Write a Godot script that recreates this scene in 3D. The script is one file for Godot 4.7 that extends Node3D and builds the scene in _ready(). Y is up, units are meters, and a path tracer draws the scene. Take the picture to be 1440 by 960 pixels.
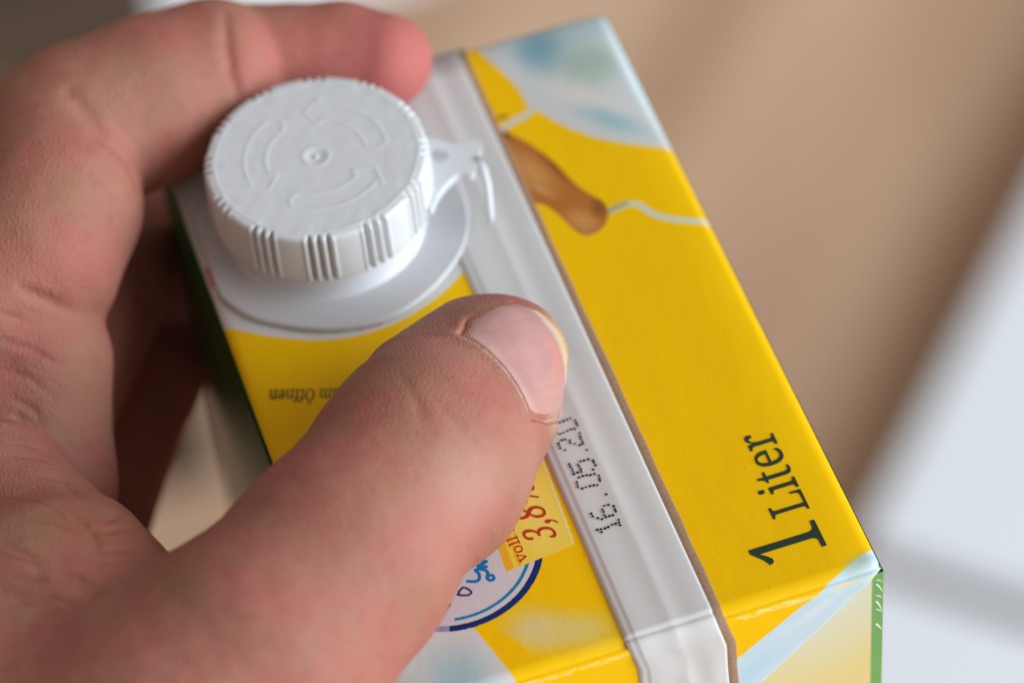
extends Node3D
# A hand pinching the top of a one litre milk carton, seen close up.
# Shapes are written in millimetres with the middle of the carton's top as origin (x to the carton's right, y up, z towards its front); MM and TOP bring them to metres.

const MM := 0.001
const TOP := 0.9          # height of the carton's top above the floor
const HALF_W := 30.5
const HALF_L := 47.5
const TALL := 166.0

func _ready() -> void:
	camera_and_light()
	build_floor()
	build_background()
	build_carton()
	build_hand()

func camera_and_light() -> void:
	var cam := Camera3D.new()
	cam.name = "camera"
	cam.transform = Transform3D(Basis(Vector3(0.94754, -0.06735, 0.31246), Vector3(0.28087, 0.64204, -0.71337), Vector3(-0.15257, 0.76371, 0.62728)).orthonormalized(), Vector3(-63.08, 324.08, 267.17) * MM + Vector3(0, TOP, 0))
	cam.near = 0.02
	cam.far = 20.0
	var lens := CameraAttributesPhysical.new()
	lens.frustum_focal_length = 125.0
	lens.exposure_aperture = 11.5
	lens.frustum_focus_distance = 0.405
	lens.frustum_near = 0.02
	lens.frustum_far = 20.0
	cam.attributes = lens
	cam.current = true
	add_child(cam)
	var env := Environment.new()
	env.background_mode = Environment.BG_COLOR
	env.background_color = Color(0.80, 0.755, 0.71)
	env.background_energy_multiplier = 0.53
	env.tonemap_mode = Environment.TONE_MAPPER_LINEAR
	env.tonemap_exposure = 1.0
	env.sdfgi_enabled = true
	env.ssao_enabled = true
	env.ssil_enabled = true
	var we := WorldEnvironment.new()
	we.name = "environment"
	we.environment = env
	add_child(we)
	# daylight through a window to the right of the camera
	var win := AreaLight3D.new()
	win.name = "window_light"
	win.area_size = Vector2(3.4, 2.4)
	win.light_color = Color(0.91, 0.955, 1.0)
	win.light_energy = 18.6
	win.area_range = 8.0
	win.shadow_enabled = true
	var from := Vector3(0, TOP, 0) + Vector3(0.79, 0.34, 0.50).normalized() * 3.0
	win.look_at_from_position(from, Vector3(0, TOP, 0))
	add_child(win)

# ---------------------------------------------------------------- helpers
func thing(called: String, label: String, category: String, at: Vector3, group := "") -> Node3D:
	var o := Node3D.new()
	o.name = called
	o.position = at
	tag(o, label, category, group)
	add_child(o, true)
	return o

func tag(o: Node, label: String, category: String, group := "") -> void:
	o.set_meta("label", label)
	o.set_meta("category", category)
	if group:
		o.set_meta("group", group)

func put(called: String, mesh: Mesh, m: Material, parent: Node, at := Vector3.ZERO) -> MeshInstance3D:
	var o := MeshInstance3D.new()
	o.name = called
	o.mesh = mesh
	o.material_override = m
	o.position = at
	parent.add_child(o, true)
	return o

func mat(c: Color, rough := 0.6, spec := 0.5) -> StandardMaterial3D:
	var m := StandardMaterial3D.new()
	m.albedo_color = c.linear_to_srgb()
	m.roughness = rough
	m.metallic_specular = spec
	return m

class Shell:
	# collects vertices in millimetres; commit() writes metres
	var v := PackedVector3Array()
	var uv := PackedVector2Array()
	var idx := PackedInt32Array()
	func add(p: Vector3, t := Vector2.ZERO) -> int:
		v.append(p * 0.001)
		uv.append(t)
		return v.size() - 1
	func tri(a: int, b: int, c: int) -> void:
		idx.append_array([a, b, c])
	func quad(a: int, b: int, c: int, d: int) -> void:
		idx.append_array([a, b, c, a, c, d])
	func grid(rows: int, cols: int, f: Callable, flip := false, wrap := false) -> void:
		# f(row, col) -> [Vector3, Vector2]
		var base := v.size()
		for r in rows:
			for c in cols:
				var q: Array = f.call(r, c)
				add(q[0], q[1])
		for r in rows - 1:
			for c in (cols if wrap else cols - 1):
				var a := base + r * cols + c
				var b := base + r * cols + (c + 1) % cols
				if flip:
					quad(a, b, b + cols, a + cols)
				else:
					quad(a, a + cols, b + cols, b)
	func commit(smooth := true) -> ArrayMesh:
		var st := SurfaceTool.new()
		st.begin(Mesh.PRIMITIVE_TRIANGLES)
		st.set_smooth_group(0 if smooth else -1)
		for i in idx:
			st.set_uv(uv[i])
			st.add_vertex(v[i])
		if smooth:
			st.index()
		st.generate_normals()
		return st.commit()

func prism(pts: PackedVector2Array, y0: float, y1: float, bevel := 0.25) -> ArrayMesh:
	# an outline in x and z, extruded upwards, with a bevelled upper edge
	var s := Shell.new()
	var poly := pts
	if Geometry2D.is_polygon_clockwise(poly):
		poly.reverse()
	var inner: PackedVector2Array = poly
	var n := poly.size()
	var ins := PackedVector2Array()
	for i in n:
		var a := poly[(i + n - 1) % n]
		var b := poly[i]
		var c := poly[(i + 1) % n]
		var na := (b - a).normalized()
		var nb := (c - b).normalized()
		var nm := (Vector2(-na.y, na.x) + Vector2(-nb.y, nb.x))
		if nm.length() < 0.01:
			nm = Vector2(-na.y, na.x)
		ins.append(b + nm.normalized() * bevel)
	inner = ins
	var b0 := s.v.size()
	for i in n:
		s.add(Vector3(poly[i].x, y0, poly[i].y))
	for i in n:
		s.add(Vector3(poly[i].x, y1 - bevel, poly[i].y))
	for i in n:
		s.add(Vector3(inner[i].x, y1, inner[i].y))
	for i in n:
		var j := (i + 1) % n
		s.quad(b0 + i, b0 + j, b0 + n + j, b0 + n + i)
		s.quad(b0 + n + i, b0 + n + j, b0 + 2 * n + j, b0 + 2 * n + i)
	var t := Geometry2D.triangulate_polygon(inner)
	for i in range(0, t.size(), 3):
		var A := inner[t[i]]
		var B := inner[t[i + 1]]
		var C := inner[t[i + 2]]
		if (B - A).cross(C - A) > 0:
			s.tri(b0 + 2 * n + t[i], b0 + 2 * n + t[i + 1], b0 + 2 * n + t[i + 2])
		else:
			s.tri(b0 + 2 * n + t[i], b0 + 2 * n + t[i + 2], b0 + 2 * n + t[i + 1])
	return s.commit(false)

func curve_points(pts: Array, closed := false, per := 8) -> PackedVector2Array:
	# a smooth line through points
	var out := PackedVector2Array()
	var n := pts.size()
	var last := n if closed else n - 1
	for i in last:
		var p0: Vector2 = pts[(i - 1 + n) % n] if closed or i > 0 else pts[i]
		var p1: Vector2 = pts[i]
		var p2: Vector2 = pts[(i + 1) % n]
		var p3: Vector2 = pts[(i + 2) % n] if closed or i + 2 < n else pts[(i + 1) % n]
		for k in per:
			out.append(p1.cubic_interpolate(p2, p0, p3, float(k) / per))
	if not closed:
		out.append(pts[n - 1])
	return out

func noise(kind: int, freq: float, seed_ := 1, octaves := 3) -> FastNoiseLite:
	var n := FastNoiseLite.new()
	n.noise_type = kind
	n.frequency = freq
	n.seed = seed_
	n.fractal_octaves = octaves
	return n

func noise_texture(n: FastNoiseLite, size := 512) -> NoiseTexture2D:
	var t := NoiseTexture2D.new()
	t.width = size
	t.height = size
	t.seamless = true
	t.noise = n
	return t

var HAND := [
	["palm", 8, 1, [[Vector3(-58.4, -10.0, -20.0), Vector3(-71.0, -14.0, 9.1), 12.5, 16.0], [Vector3(-62.9, 0.0, 3.8), Vector3(-55.2, 3.0, 15.1), 11.2, 7.0], [Vector3(-56.5, 4.0, 23.2), Vector3(-66.6, 3.0, 22.6), 9.6, 13.0], [Vector3(-61.5, 4.0, 26.3), Vector3(-74.0, 0.0, 34.9), 15.0, 20.0], [Vector3(-70.9, -12.0, 10.6), Vector3(-84.2, -18.0, 27.6), 16.0, 22.0]]],
	["thumb", 6, 15, [[Vector3(-0.8, 7.0, 8.4), Vector3(-4.4, 8.2, 11.7), 6.3, 7.6], [Vector3(-4.4, 8.2, 11.7), Vector3(-13.6, 10.8, 20.4), 7.6, 10.4], [Vector3(-13.6, 10.8, 20.4), Vector3(-17.7, 11.2, 24.0), 10.4, 10.6], [Vector3(-17.7, 11.2, 24.0), Vector3(-28.1, 12.3, 34.0), 10.6, 11.9], [Vector3(-28.1, 12.3, 34.0), Vector3(-41.2, 11.5, 43.4), 11.9, 13.6], [Vector3(-41.2, 11.5, 43.4), Vector3(-52.5, 7.0, 48.4), 13.6, 17.0], [Vector3(-52.5, 7.0, 48.4), Vector3(-66.5, 2.0, 55.5), 17.0, 22.0], [Vector3(-1.5, 6.0, 9.4), Vector3(-6.0, 6.5, 16.2), 5.6, 6.4], [Vector3(-6.0, 6.5, 16.2), Vector3(-13.7, 9.2, 26.0), 6.4, 8.4], [Vector3(-5.2, 7.5, 5.5), Vector3(-12.3, 9.8, 12.1), 4.9, 6.4]]],
	["wrist", 4, 14, [[Vector3(-80.0, -4.0, 44.0), Vector3(-108.0, -14.0, 98.0), 21.0, 23.0], [Vector3(-108.0, -14.0, 98.0), Vector3(-128.0, -22.0, 138.0), 23.0, 26.0]]],
	["index_distal", 2, 0.6, [[Vector3(-0.5, 6.5, -43.4), Vector3(-5.0, 6.2, -46.2), 6.3, 6.9], [Vector3(-5.0, 6.2, -46.2), Vector3(-16.8, 7.2, -49.0), 6.9, 7.4]]],
	["index_middle", 2, 1.2, [[Vector3(-21.6, 8.0, -47.4), Vector3(-29.5, 8.5, -45.8), 9.9, 10.4], [Vector3(-29.5, 8.5, -45.8), Vector3(-39.3, 9.0, -43.8), 10.4, 10.7]]],
	["index_prox", 3, 1.2, [[Vector3(-42.5, 9.0, -42.7), Vector3(-45.6, 9.0, -32.5), 10.2, 10.6], [Vector3(-45.6, 9.0, -32.5), Vector3(-50.3, 8.0, -25.5), 10.6, 10.6], [Vector3(-50.3, 8.0, -25.5), Vector3(-57.4, 6.0, -22.9), 10.6, 12.0]]],
	["base", 6, 2.2, [[Vector3(-53.2, 1.0, -16.4), Vector3(-55.7, -5.0, -9.4), 8.6, 8.4], [Vector3(-55.7, -5.0, -9.4), Vector3(-55.6, -8.0, -3.8), 8.4, 8.0], [Vector3(-53.2, 1.0, -16.4), Vector3(-63.0, -2.0, -16.7), 8.6, 13.0]]],
	["middle", 3, 2, [[Vector3(-10.0, -24.0, -57.5), Vector3(-32.0, -25.0, -56.5), 8.0, 8.2], [Vector3(-32.0, -25.0, -56.5), Vector3(-41.0, -19.0, -44.0), 8.2, 8.8], [Vector3(-41.0, -19.0, -44.0), Vector3(-60.0, -14.0, -12.0), 8.8, 9.5], [Vector3(-60.0, -14.0, -12.0), Vector3(-74.0, -10.0, 16.0), 9.5, 11.0]]],
	["ring", 3, 2, [[Vector3(-10.0, -43.0, -56.5), Vector3(-31.0, -43.0, -55.0), 7.4, 7.7], [Vector3(-31.0, -43.0, -55.0), Vector3(-40.0, -40.0, -43.0), 7.7, 8.3], [Vector3(-40.0, -40.0, -43.0), Vector3(-55.0, -35.0, -15.5), 8.3, 9.0], [Vector3(-55.0, -35.0, -15.5), Vector3(-70.0, -28.0, 19.0), 9.0, 11.0]]],
]
var CREASES := [
	[[Vector3(-39.9, 19.1, -40.0), Vector3(-38.5, 17.8, -36.6), Vector3(-37.2, 16.5, -33.6), Vector3(-35.6, 13.8, -31.9), Vector3(-35.4, 12.0, -29.5)], 1.00, 1.10],
	[[Vector3(-18.4, 17.3, -47.9), Vector3(-19.5, 16.8, -43.5), Vector3(-20.0, 14.6, -40.2), Vector3(-19.9, 12.5, -38.7)], 0.60, 0.80],
	[[Vector3(-52.3, 14.6, -15.9), Vector3(-50.1, 12.6, -15.0), Vector3(-47.9, 10.3, -14.7)], 0.84, 0.70],
	[[Vector3(-56.3, 11.1, -12.1), Vector3(-53.1, 9.0, -11.0), Vector3(-50.4, 7.0, -9.4)], 0.30, 0.45],
	[[Vector3(-55.5, 13.6, -13.9), Vector3(-52.6, 11.3, -13.4)], 0.24, 0.42],
	[[Vector3(-58.9, 6.5, -4.5), Vector3(-56.7, 4.4, -5.4), Vector3(-54.5, 3.2, -3.8)], 0.60, 0.60],
	[[Vector3(-56.7, 5.7, -7.3), Vector3(-55.0, 4.6, -6.1), Vector3(-54.5, 3.3, -4.4)], 0.42, 0.50],
	[[Vector3(-60.2, 10.4, 4.2), Vector3(-57.2, 9.5, 4.8), Vector3(-54.0, 7.9, 6.1)], 0.24, 0.42],
	[[Vector3(-56.2, 9.8, 8.3), Vector3(-54.1, 9.2, 9.5), Vector3(-53.3, 12.6, 15.2)], 0.30, 0.42],
	[[Vector3(-53.1, 16.6, 23.0), Vector3(-51.6, 15.9, 23.6), Vector3(-48.3, 12.1, 21.2)], 0.42, 0.50],
	[[Vector3(-55.2, 15.9, 18.8), Vector3(-53.2, 16.8, 23.4), Vector3(-52.9, 17.5, 26.8), Vector3(-48.5, 15.1, 27.0)], 0.42, 0.50],
	[[Vector3(-51.2, 15.0, 21.7), Vector3(-49.4, 11.2, 17.7)], 0.36, 0.45],
	[[Vector3(-63.9, 19.1, 27.3), Vector3(-61.5, 19.3, 29.0), Vector3(-59.6, 19.2, 29.8)], 0.34, 0.50],
	[[Vector3(-58.3, 19.1, 28.9), Vector3(-56.1, 19.1, 31.3), Vector3(-54.3, 19.9, 34.1)], 0.26, 0.45],
	[[Vector3(-63.0, 18.8, 23.3), Vector3(-61.1, 19.1, 25.3), Vector3(-59.6, 19.2, 27.5)], 0.22, 0.42],
	[[Vector3(-56.4, 19.3, 32.4), Vector3(-54.8, 20.1, 34.6)], 0.30, 0.42],
	[[Vector3(-61.6, 11.3, 10.9), Vector3(-58.0, 14.7, 15.7), Vector3(-55.4, 17.3, 21.9)], 0.18, 0.42],
	[[Vector3(-64.9, 19.1, 31.5), Vector3(-61.1, 19.2, 32.4), Vector3(-58.5, 19.8, 35.0)], 0.18, 0.42],
	[[Vector3(-64.0, 19.5, 35.1), Vector3(-61.2, 20.0, 36.7)], 0.14, 0.42],
	[[Vector3(-57.3, 8.1, -10.3), Vector3(-54.4, 7.1, -8.9), Vector3(-52.3, 4.7, -6.7)], 0.18, 0.42],
	[[Vector3(-59.7, 10.1, 1.9), Vector3(-55.7, 8.2, 2.9), Vector3(-53.5, 8.2, 8.0)], 0.24, 0.42],
	[[Vector3(-60.7, 17.5, 19.3), Vector3(-57.2, 17.8, 21.6), Vector3(-54.5, 17.6, 24.3)], 0.24, 0.42],
	[[Vector3(-53.4, 18.1, 29.0), Vector3(-48.9, 16.8, 29.3)], 0.24, 0.42],
	[[Vector3(-63.4, 19.0, 24.9), Vector3(-60.7, 19.3, 27.1), Vector3(-59.5, 19.2, 28.8)], 0.24, 0.42],
	[[Vector3(-64.4, 18.9, 29.5), Vector3(-59.5, 19.3, 32.5), Vector3(-57.7, 19.9, 34.9)], 0.22, 0.42],
	[[Vector3(-50.3, 13.8, 20.5), Vector3(-49.1, 14.2, 23.9), Vector3(-47.9, 13.9, 25.5)], 0.30, 0.42],
	[[Vector3(-15.9, 22.3, 18.6), Vector3(-15.3, 22.9, 23.7), Vector3(-15.7, 22.4, 27.4)], 0.14, 0.60],
	[[Vector3(-13.4, 22.5, 24.1), Vector3(-11.7, 20.6, 28.4), Vector3(-9.2, 17.7, 30.2)], 0.14, 0.60],
]

# ---------------------------------------------------------------- surroundings, far out of focus
func build_floor() -> void:
	var p := PlaneMesh.new()
	p.size = Vector2(6, 6)
	var m := mat(Color(0.74, 0.50, 0.34), 0.55, 0.4)
	var g := noise(FastNoiseLite.TYPE_SIMPLEX, 0.012, 21, 4)
	var t := noise_texture(g, 512)
	var ramp := Gradient.new()
	ramp.set_color(0, Color(0.80, 0.76, 0.72))
	ramp.set_color(1, Color(1, 1, 1))
	t.color_ramp = ramp
	m.albedo_texture = t
	m.uv1_scale = Vector3(9.0, 1.1, 1)
	var o := put("floor", p, m, self, Vector3(0.2, 0, -0.6))
	o.rotation_degrees.y = -42.0
	o.set_meta("kind", "structure")
	o.set_meta("label", "light brown wooden floor far out of focus")

func block(size: Vector3) -> ArrayMesh:
	# a board with rounded long edges
	var s := Shell.new()
	var h := size / MM / 2.0
	var b := minf(3.0, minf(h.x, minf(h.y, h.z)) * 0.4)
	var ringp: Array = []
	for q in [[1, 1, 0], [-1, 1, 90], [-1, -1, 180], [1, -1, 270]]:
		for k in 4:
			var a := deg_to_rad(q[2] + k * 30.0)
			ringp.append(Vector2(q[0] * (h.x - b) + cos(a) * b, q[1] * (h.y - b) + sin(a) * b))
	s.grid(2, 16, func(r: int, c: int) -> Array:
		return [Vector3(ringp[c].x, ringp[c].y, -h.z if r == 0 else h.z), Vector2.ZERO], false, true)
	for e in 2:
		var base := s.v.size()
		for c in 16:
			s.add(Vector3(ringp[c].x, ringp[c].y, -h.z if e == 0 else h.z))
		for c in range(1, 15):
			if e == 0:
				s.tri(base, base + c, base + c + 1)
			else:
				s.tri(base, base + c + 1, base + c)
	return s.commit(false)

func build_background() -> void:
	# a low white slatted board on the floor to the right
	var white := mat(Color(0.86, 0.89, 0.93), 0.5, 0.4)
	var board := thing("white_slatted_board", "white slatted board lying low on the wooden floor at the right, blurred", "slatted board", Vector3(0.752, 0, -0.650))
	board.rotation_degrees.y = -44.0
	for k in 5:
		put("slat", block(Vector3(0.106, 0.014, 1.0)), white, board, Vector3((k - 2) * 0.112, 0.029, -0.10))
	put("end_rail", block(Vector3(0.56, 0.022, 0.11)), white, board, Vector3(0.0, 0.025, 0.470))
	for z in [-0.45, 0.2]:
		put("cross_batten", block(Vector3(0.54, 0.012, 0.05)), white, board, Vector3(0, 0.0155, z))
	var dark := mat(Color(0.07, 0.045, 0.03), 0.6)
	var stool := thing("dark_stool", "dark brown blurred stool on the floor behind the fingers", "stool", Vector3(-0.08, 0, -0.83))
	put("seat", block(Vector3(0.26, 0.04, 0.26)), dark, stool, Vector3(0, 0.30, 0))
	var box := thing("white_box", "pale white blurred box on the floor behind the bent index finger", "box", Vector3(0.145, 0, -1.035))
	put("carton_side", block(Vector3(0.16, 0.2, 0.12)), white, box, Vector3(0, 0.1, 0))
	put("lid", block(Vector3(0.17, 0.03, 0.13)), white, box, Vector3(0, 0.215, 0))
	for x in [-0.1, 0.1]:
		for z in [-0.1, 0.1]:
			put("leg", block(Vector3(0.035, 0.28, 0.035)), dark, stool, Vector3(x, 0.14, z))

# ---------------------------------------------------------------- the print on the carton's top, unfolded: x across, y from the far edge over the front fold
const PX := 16.0
const ORIGIN := Vector2(-32, -48)
const YELLOW := Color(0.91, 0.53, 0.0)

func dot(p: Vector2) -> Vector2:
	return (p - ORIGIN) * PX

func fill_poly(im: Image, pts: PackedVector2Array, c: Color) -> void:
	var q := PackedVector2Array()
	var lo := 1e9
	var hi := -1e9
	for p in pts:
		var d := dot(p)
		q.append(d)
		lo = minf(lo, d.y)
		hi = maxf(hi, d.y)
	var s := c.linear_to_srgb()
	for y in range(maxi(0, int(lo)), mini(im.get_height(), int(hi) + 1)):
		var xs: Array[float] = []
		var n := q.size()
		for i in n:
			var a := q[i]
			var b := q[(i + 1) % n]
			if (a.y <= y + 0.5) != (b.y <= y + 0.5):
				xs.append(a.x + (y + 0.5 - a.y) / (b.y - a.y) * (b.x - a.x))
		xs.sort()
		for i in range(0, xs.size() - 1, 2):
			im.fill_rect(Rect2i(roundi(xs[i]), y, maxi(1, roundi(xs[i + 1]) - roundi(xs[i])), 1), s)

func stroke(im: Image, pts: PackedVector2Array, width: float, c: Color) -> void:
	for i in pts.size() - 1:
		var a := pts[i]
		var b := pts[i + 1]
		var n := (b - a).normalized().orthogonal() * width / 2
		fill_poly(im, PackedVector2Array([a + n, b + n, b - n, a - n]), c)
		var disc := PackedVector2Array()
		for k in 8:
			disc.append(b + Vector2.from_angle(TAU * k / 8) * width / 2)
		fill_poly(im, disc, c)

func blob(im: Image, at: Vector2, r: Vector2, turn: float, c: Color, strength: float, only := PackedVector2Array()) -> void:
	# a soft patch of printed colour, kept inside an outline
	var big := maxf(r.x, r.y)
	var a := dot(at - Vector2(big, big))
	var b := dot(at + Vector2(big, big))
	for y in range(maxi(0, int(a.y)), mini(im.get_height(), int(b.y)), 1):
		for x in range(maxi(0, int(a.x)), mini(im.get_width(), int(b.x)), 1):
			var p := Vector2(x, y) / PX + ORIGIN
			var e := ((p - at).rotated(-turn) / r).length()
			if e < 1.0:
				if only.size() and not Geometry2D.is_point_in_polygon(p, only):
					continue
				var k := 1.0 - e * e
				im.set_pixel(x, y, im.get_pixel(x, y).lerp(c.linear_to_srgb(), strength * k * k))

func ring(im: Image, at: Vector2, r0: float, r1: float, from: float, to: float, c: Color) -> void:
	var pts := PackedVector2Array()
	for k in 61:
		pts.append(at + Vector2.from_angle(lerpf(from, to, k / 60.0)) * r1)
	for k in 61:
		pts.append(at + Vector2.from_angle(lerpf(to, from, k / 60.0)) * r0)
	fill_poly(im, pts, c)

func V(a: Array) -> PackedVector2Array:
	var out := PackedVector2Array()
	for i in range(0, a.size(), 2):
		out.append(Vector2(a[i], a[i + 1]))
	return out

func top_print() -> ImageTexture:
	var im := Image.create_empty(1024, 2048, false, Image.FORMAT_RGBA8)
	im.fill(YELLOW.linear_to_srgb())
	var white := Color(0.66, 0.65, 0.625)
	# unprinted white round the spout, with its curved border
	var border := curve_points([Vector2(-32, -16.2), Vector2(-30.3, -14.4), Vector2(-24.1, -9.8), Vector2(-17.4, -7.0), Vector2(-10.2, -7.0), Vector2(-4.2, -9.2), Vector2(0.0, -12.0), Vector2(4, -15.5)])
	border.append_array(V([4, -48, -32, -48]))
	fill_poly(im, border, white)
	fill_poly(im, V([-32, -48, -30.15, -48, -30.15, 48, -32, 48]), Color(0.01, 0.09, 0.015))
	# registration dashes
	stroke(im, V([-15.3, -7.7, -12.2, -7.5]), 0.55, Color(0.62, 0.16, 0.22))
	stroke(im, V([-29.6, -24.5, -29.6, -21.0]), 0.4, Color(0.62, 0.16, 0.22))
	# the painted picture on the far right corner
	var art := curve_points([Vector2(12.5, -50), Vector2(13.0, -46.5), Vector2(14.5, -42.3), Vector2(15.6, -38.2), Vector2(15.7, -35.8), Vector2(16.6, -34.0), Vector2(18.5, -30.8), Vector2(20.2, -28.6), Vector2(22.5, -26.3), Vector2(25.7, -24.1), Vector2(29.3, -22.2), Vector2(33, -20.4)])
	art.append_array(V([33, -50]))
	fill_poly(im, art, Color(0.60, 0.62, 0.60))
	blob(im, Vector2(24, -47), Vector2(12, 8), 0, Color(0.40, 0.54, 0.58), 0.9, art)
	blob(im, Vector2(20.2, -44), Vector2(4.6, 6.5), 0, Color(0.20, 0.37, 0.44), 1.0, art)
	blob(im, Vector2(25.6, -39.6), Vector2(7, 5.5), 0.4, Color(0.36, 0.46, 0.39), 0.9, art)
	blob(im, Vector2(17, -47.5), Vector2(3.5, 2.5), 0, Color(0.45, 0.60, 0.64), 0.8, art)
	blob(im, Vector2(23, -33.6), Vector2(9, 3.2), 0.72, Color(0.68, 0.66, 0.62), 1.0, art)
	blob(im, Vector2(24.8, -28.8), Vector2(7.5, 2.3), 0.80, Color(0.36, 0.52, 0.57), 1.0, art)
	blob(im, Vector2(29.6, -36), Vector2(1.4, 14), 0, Color(0.66, 0.80, 0.84), 0.9, art)
	blob(im, Vector2(16.2, -37), Vector2(1.5, 5), -0.2, Color(0.58, 0.60, 0.62), 0.8, art)
	# a brown shape on a pale stalk below it
	var brown := curve_points([Vector2(11.0, -33.2), Vector2(12.1, -31.4), Vector2(13.6, -29.3), Vector2(15.5, -25.2), Vector2(16.8, -20.9), Vector2(17.9, -18.4), Vector2(19.2, -16.2), Vector2(19.1, -14.0), Vector2(17.6, -12.1), Vector2(15.5, -11.7), Vector2(14.3, -13.2), Vector2(13.5, -15.9), Vector2(12.1, -18.6), Vector2(10.2, -20.0), Vector2(9.5, -26), Vector2(9.8, -31)], true)
	fill_poly(im, brown, Color(0.44, 0.155, 0.03))
	blob(im, Vector2(12.4, -24.5), Vector2(3.0, 7.5), -0.35, Color(0.60, 0.28, 0.09), 0.95, brown)
	blob(im, Vector2(15.8, -14.2), Vector2(2.6, 4.0), -0.5, Color(0.60, 0.28, 0.09), 0.95, brown)
	blob(im, Vector2(15.6, -24.6), Vector2(1.1, 6.0), -0.28, Color(0.22, 0.08, 0.015), 0.9, brown)
	blob(im, Vector2(18.4, -15.6), Vector2(1.5, 2.4), 0.3, Color(0.24, 0.09, 0.02), 0.9, brown)
	blob(im, Vector2(11.8, -32.0), Vector2(1.7, 1.6), 0, Color(0.10, 0.04, 0.02), 1.0, brown)
	blob(im, Vector2(12.8, -20.8), Vector2(0.6, 3.2), -0.6, Color(0.62, 0.36, 0.15), 0.7, brown)
	stroke(im, curve_points([Vector2(10.8, -32.4), Vector2(13.1, -33.3), Vector2(15.2, -33.9), Vector2(16.6, -35.0)]), 0.95, Color(0.60, 0.60, 0.55))
	stroke(im, V([11.4, -34.6, 12.6, -34.5]), 0.6, Color(0.28, 0.13, 0.02))
	stroke(im, curve_points([Vector2(19.4, -14.4), Vector2(21.4, -14.8), Vector2(23.0, -14.2), Vector2(24.3, -12.0), Vector2(26.2, -10.4), Vector2(29.5, -8.9), Vector2(32, -8.2)]), 0.85, Color(0.58, 0.64, 0.55))
	stroke(im, curve_points([Vector2(19.2, -14.3), Vector2(20.4, -14.8), Vector2(21.8, -14.9)]), 0.45, Color(0.22, 0.28, 0.16))
	# pale blue band along the cut edge of the front flap
	fill_poly(im, V([33, 43.0, 29.9, 44.7, 20.6, 48.9, 11.4, 55.4, 6, 59.4, 9, 64, 33, 50]), Color(0.56, 0.70, 0.76))
	blob(im, Vector2(28.0, 46.2), Vector2(3.2, 1.8), -0.4, Color(0.40, 0.50, 0.42), 0.8)
	blob(im, Vector2(22, 50.5), Vector2(6, 1.2), -0.55, Color(0.68, 0.76, 0.78), 0.8)
	blob(im, Vector2(14, 57.5), Vector2(7, 2), -0.6, Color(0.45, 0.66, 0.78), 0.7)
	# pale picture at the left front
	var pale := V([-33, 36, -19.5, 37.6, -15.4, 39.2, -13.2, 47.4, -11.5, 54, -33, 54])
	fill_poly(im, pale, Color(0.64, 0.63, 0.58))
	blob(im, Vector2(-19.5, 46), Vector2(6, 8), 0.3, Color(0.34, 0.50, 0.54), 1.0, pale)
	blob(im, Vector2(-26, 46), Vector2(5, 6), 0.3, Color(0.44, 0.54, 0.50), 0.8, pale)
	blob(im, Vector2(-15, 50), Vector2(4, 4), 0.3, Color(0.56, 0.68, 0.72), 0.8, pale)
	var cream := V([-13.8, 39.0, -5.2, 35.5, 1.5, 44, 1.5, 47.2, -8.8, 47.6])
	blob(im, Vector2(-9.0, 41.8), Vector2(6.0, 5.0), 0.5, Color(0.72, 0.58, 0.24), 1.0, cream)
	blob(im, Vector2(-4.6, 43.6), Vector2(7.0, 4.2), 0.3, Color(0.74, 0.58, 0.20), 0.9, cream)
	# the round emblem
	var mid := Vector2(-15.3, 27.7)
	ring(im, mid, 0.0, 11.3, 0, TAU, Color(0.64, 0.57, 0.57))
	ring(im, mid, 10.55, 11.35, -PI, PI * 0.58, Color(0.006, 0.028, 0.14))
	ring(im, mid, 9.55, 9.95, -PI, PI * 0.56, Color(0.01, 0.20, 0.42))
	ring(im, mid, 10.5, 11.3, PI * 0.58, PI * 0.72, Color(0.30, 0.27, 0.40))
	var blue := Color(0.01, 0.17, 0.42)
	stroke(im, curve_points([Vector2(-11.6, 29.4), Vector2(-11.9, 30.5), Vector2(-11.3, 30.9), Vector2(-12.4, 31.2), Vector2(-11.5, 31.6)]), 0.42, blue)
	stroke(im, curve_points([Vector2(-14.2, 32.7), Vector2(-13.3, 33.1), Vector2(-12.8, 32.9), Vector2(-12.6, 32.2), Vector2(-12.8, 31.6), Vector2(-12.0, 31.8), Vector2(-11.6, 32.4), Vector2(-11.9, 33.1), Vector2(-11.6, 33.6), Vector2(-11.2, 33.4), Vector2(-11.3, 32.9), Vector2(-11.9, 33.0), Vector2(-11.8, 33.5)]), 0.40, blue)
	var violet := Color(0.05, 0.02, 0.12)
	stroke(im, curve_points([Vector2(-15.8, 34.1), Vector2(-15.3, 34.4), Vector2(-14.6, 34.6), Vector2(-14.2, 34.3), Vector2(-14.5, 33.7), Vector2(-14.9, 33.4), Vector2(-15.5, 33.8), Vector2(-15.6, 34.2)]), 0.26, violet)
	stroke(im, curve_points([Vector2(-16.9, 35.0), Vector2(-17.4, 35.5), Vector2(-17.9, 35.7)]), 0.3, violet)
	# the fat content label
	fill_poly(im, V([-1.3, 32.3, -9.6, 33.1, -9.0, 16, -0.3, 16]), Color(0.86, 0.60, 0.06))
	blob(im, Vector2(-4, 26), Vector2(5, 11), 0, Color(0.87, 0.66, 0.13), 1.0, V([-1.3, 32.3, -9.6, 33.1, -9.0, 16, -0.3, 16]))
	fill_poly(im, V([-8.6, 32.95, -9.6, 33.05, -9.2, 22, -8.2, 22]), Color(0.82, 0.42, 0.02))
	fill_poly(im, V([-7.7, 32.9, -8.1, 32.9, -7.7, 22, -7.3, 22]), Color(0.84, 0.46, 0.02))
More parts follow.
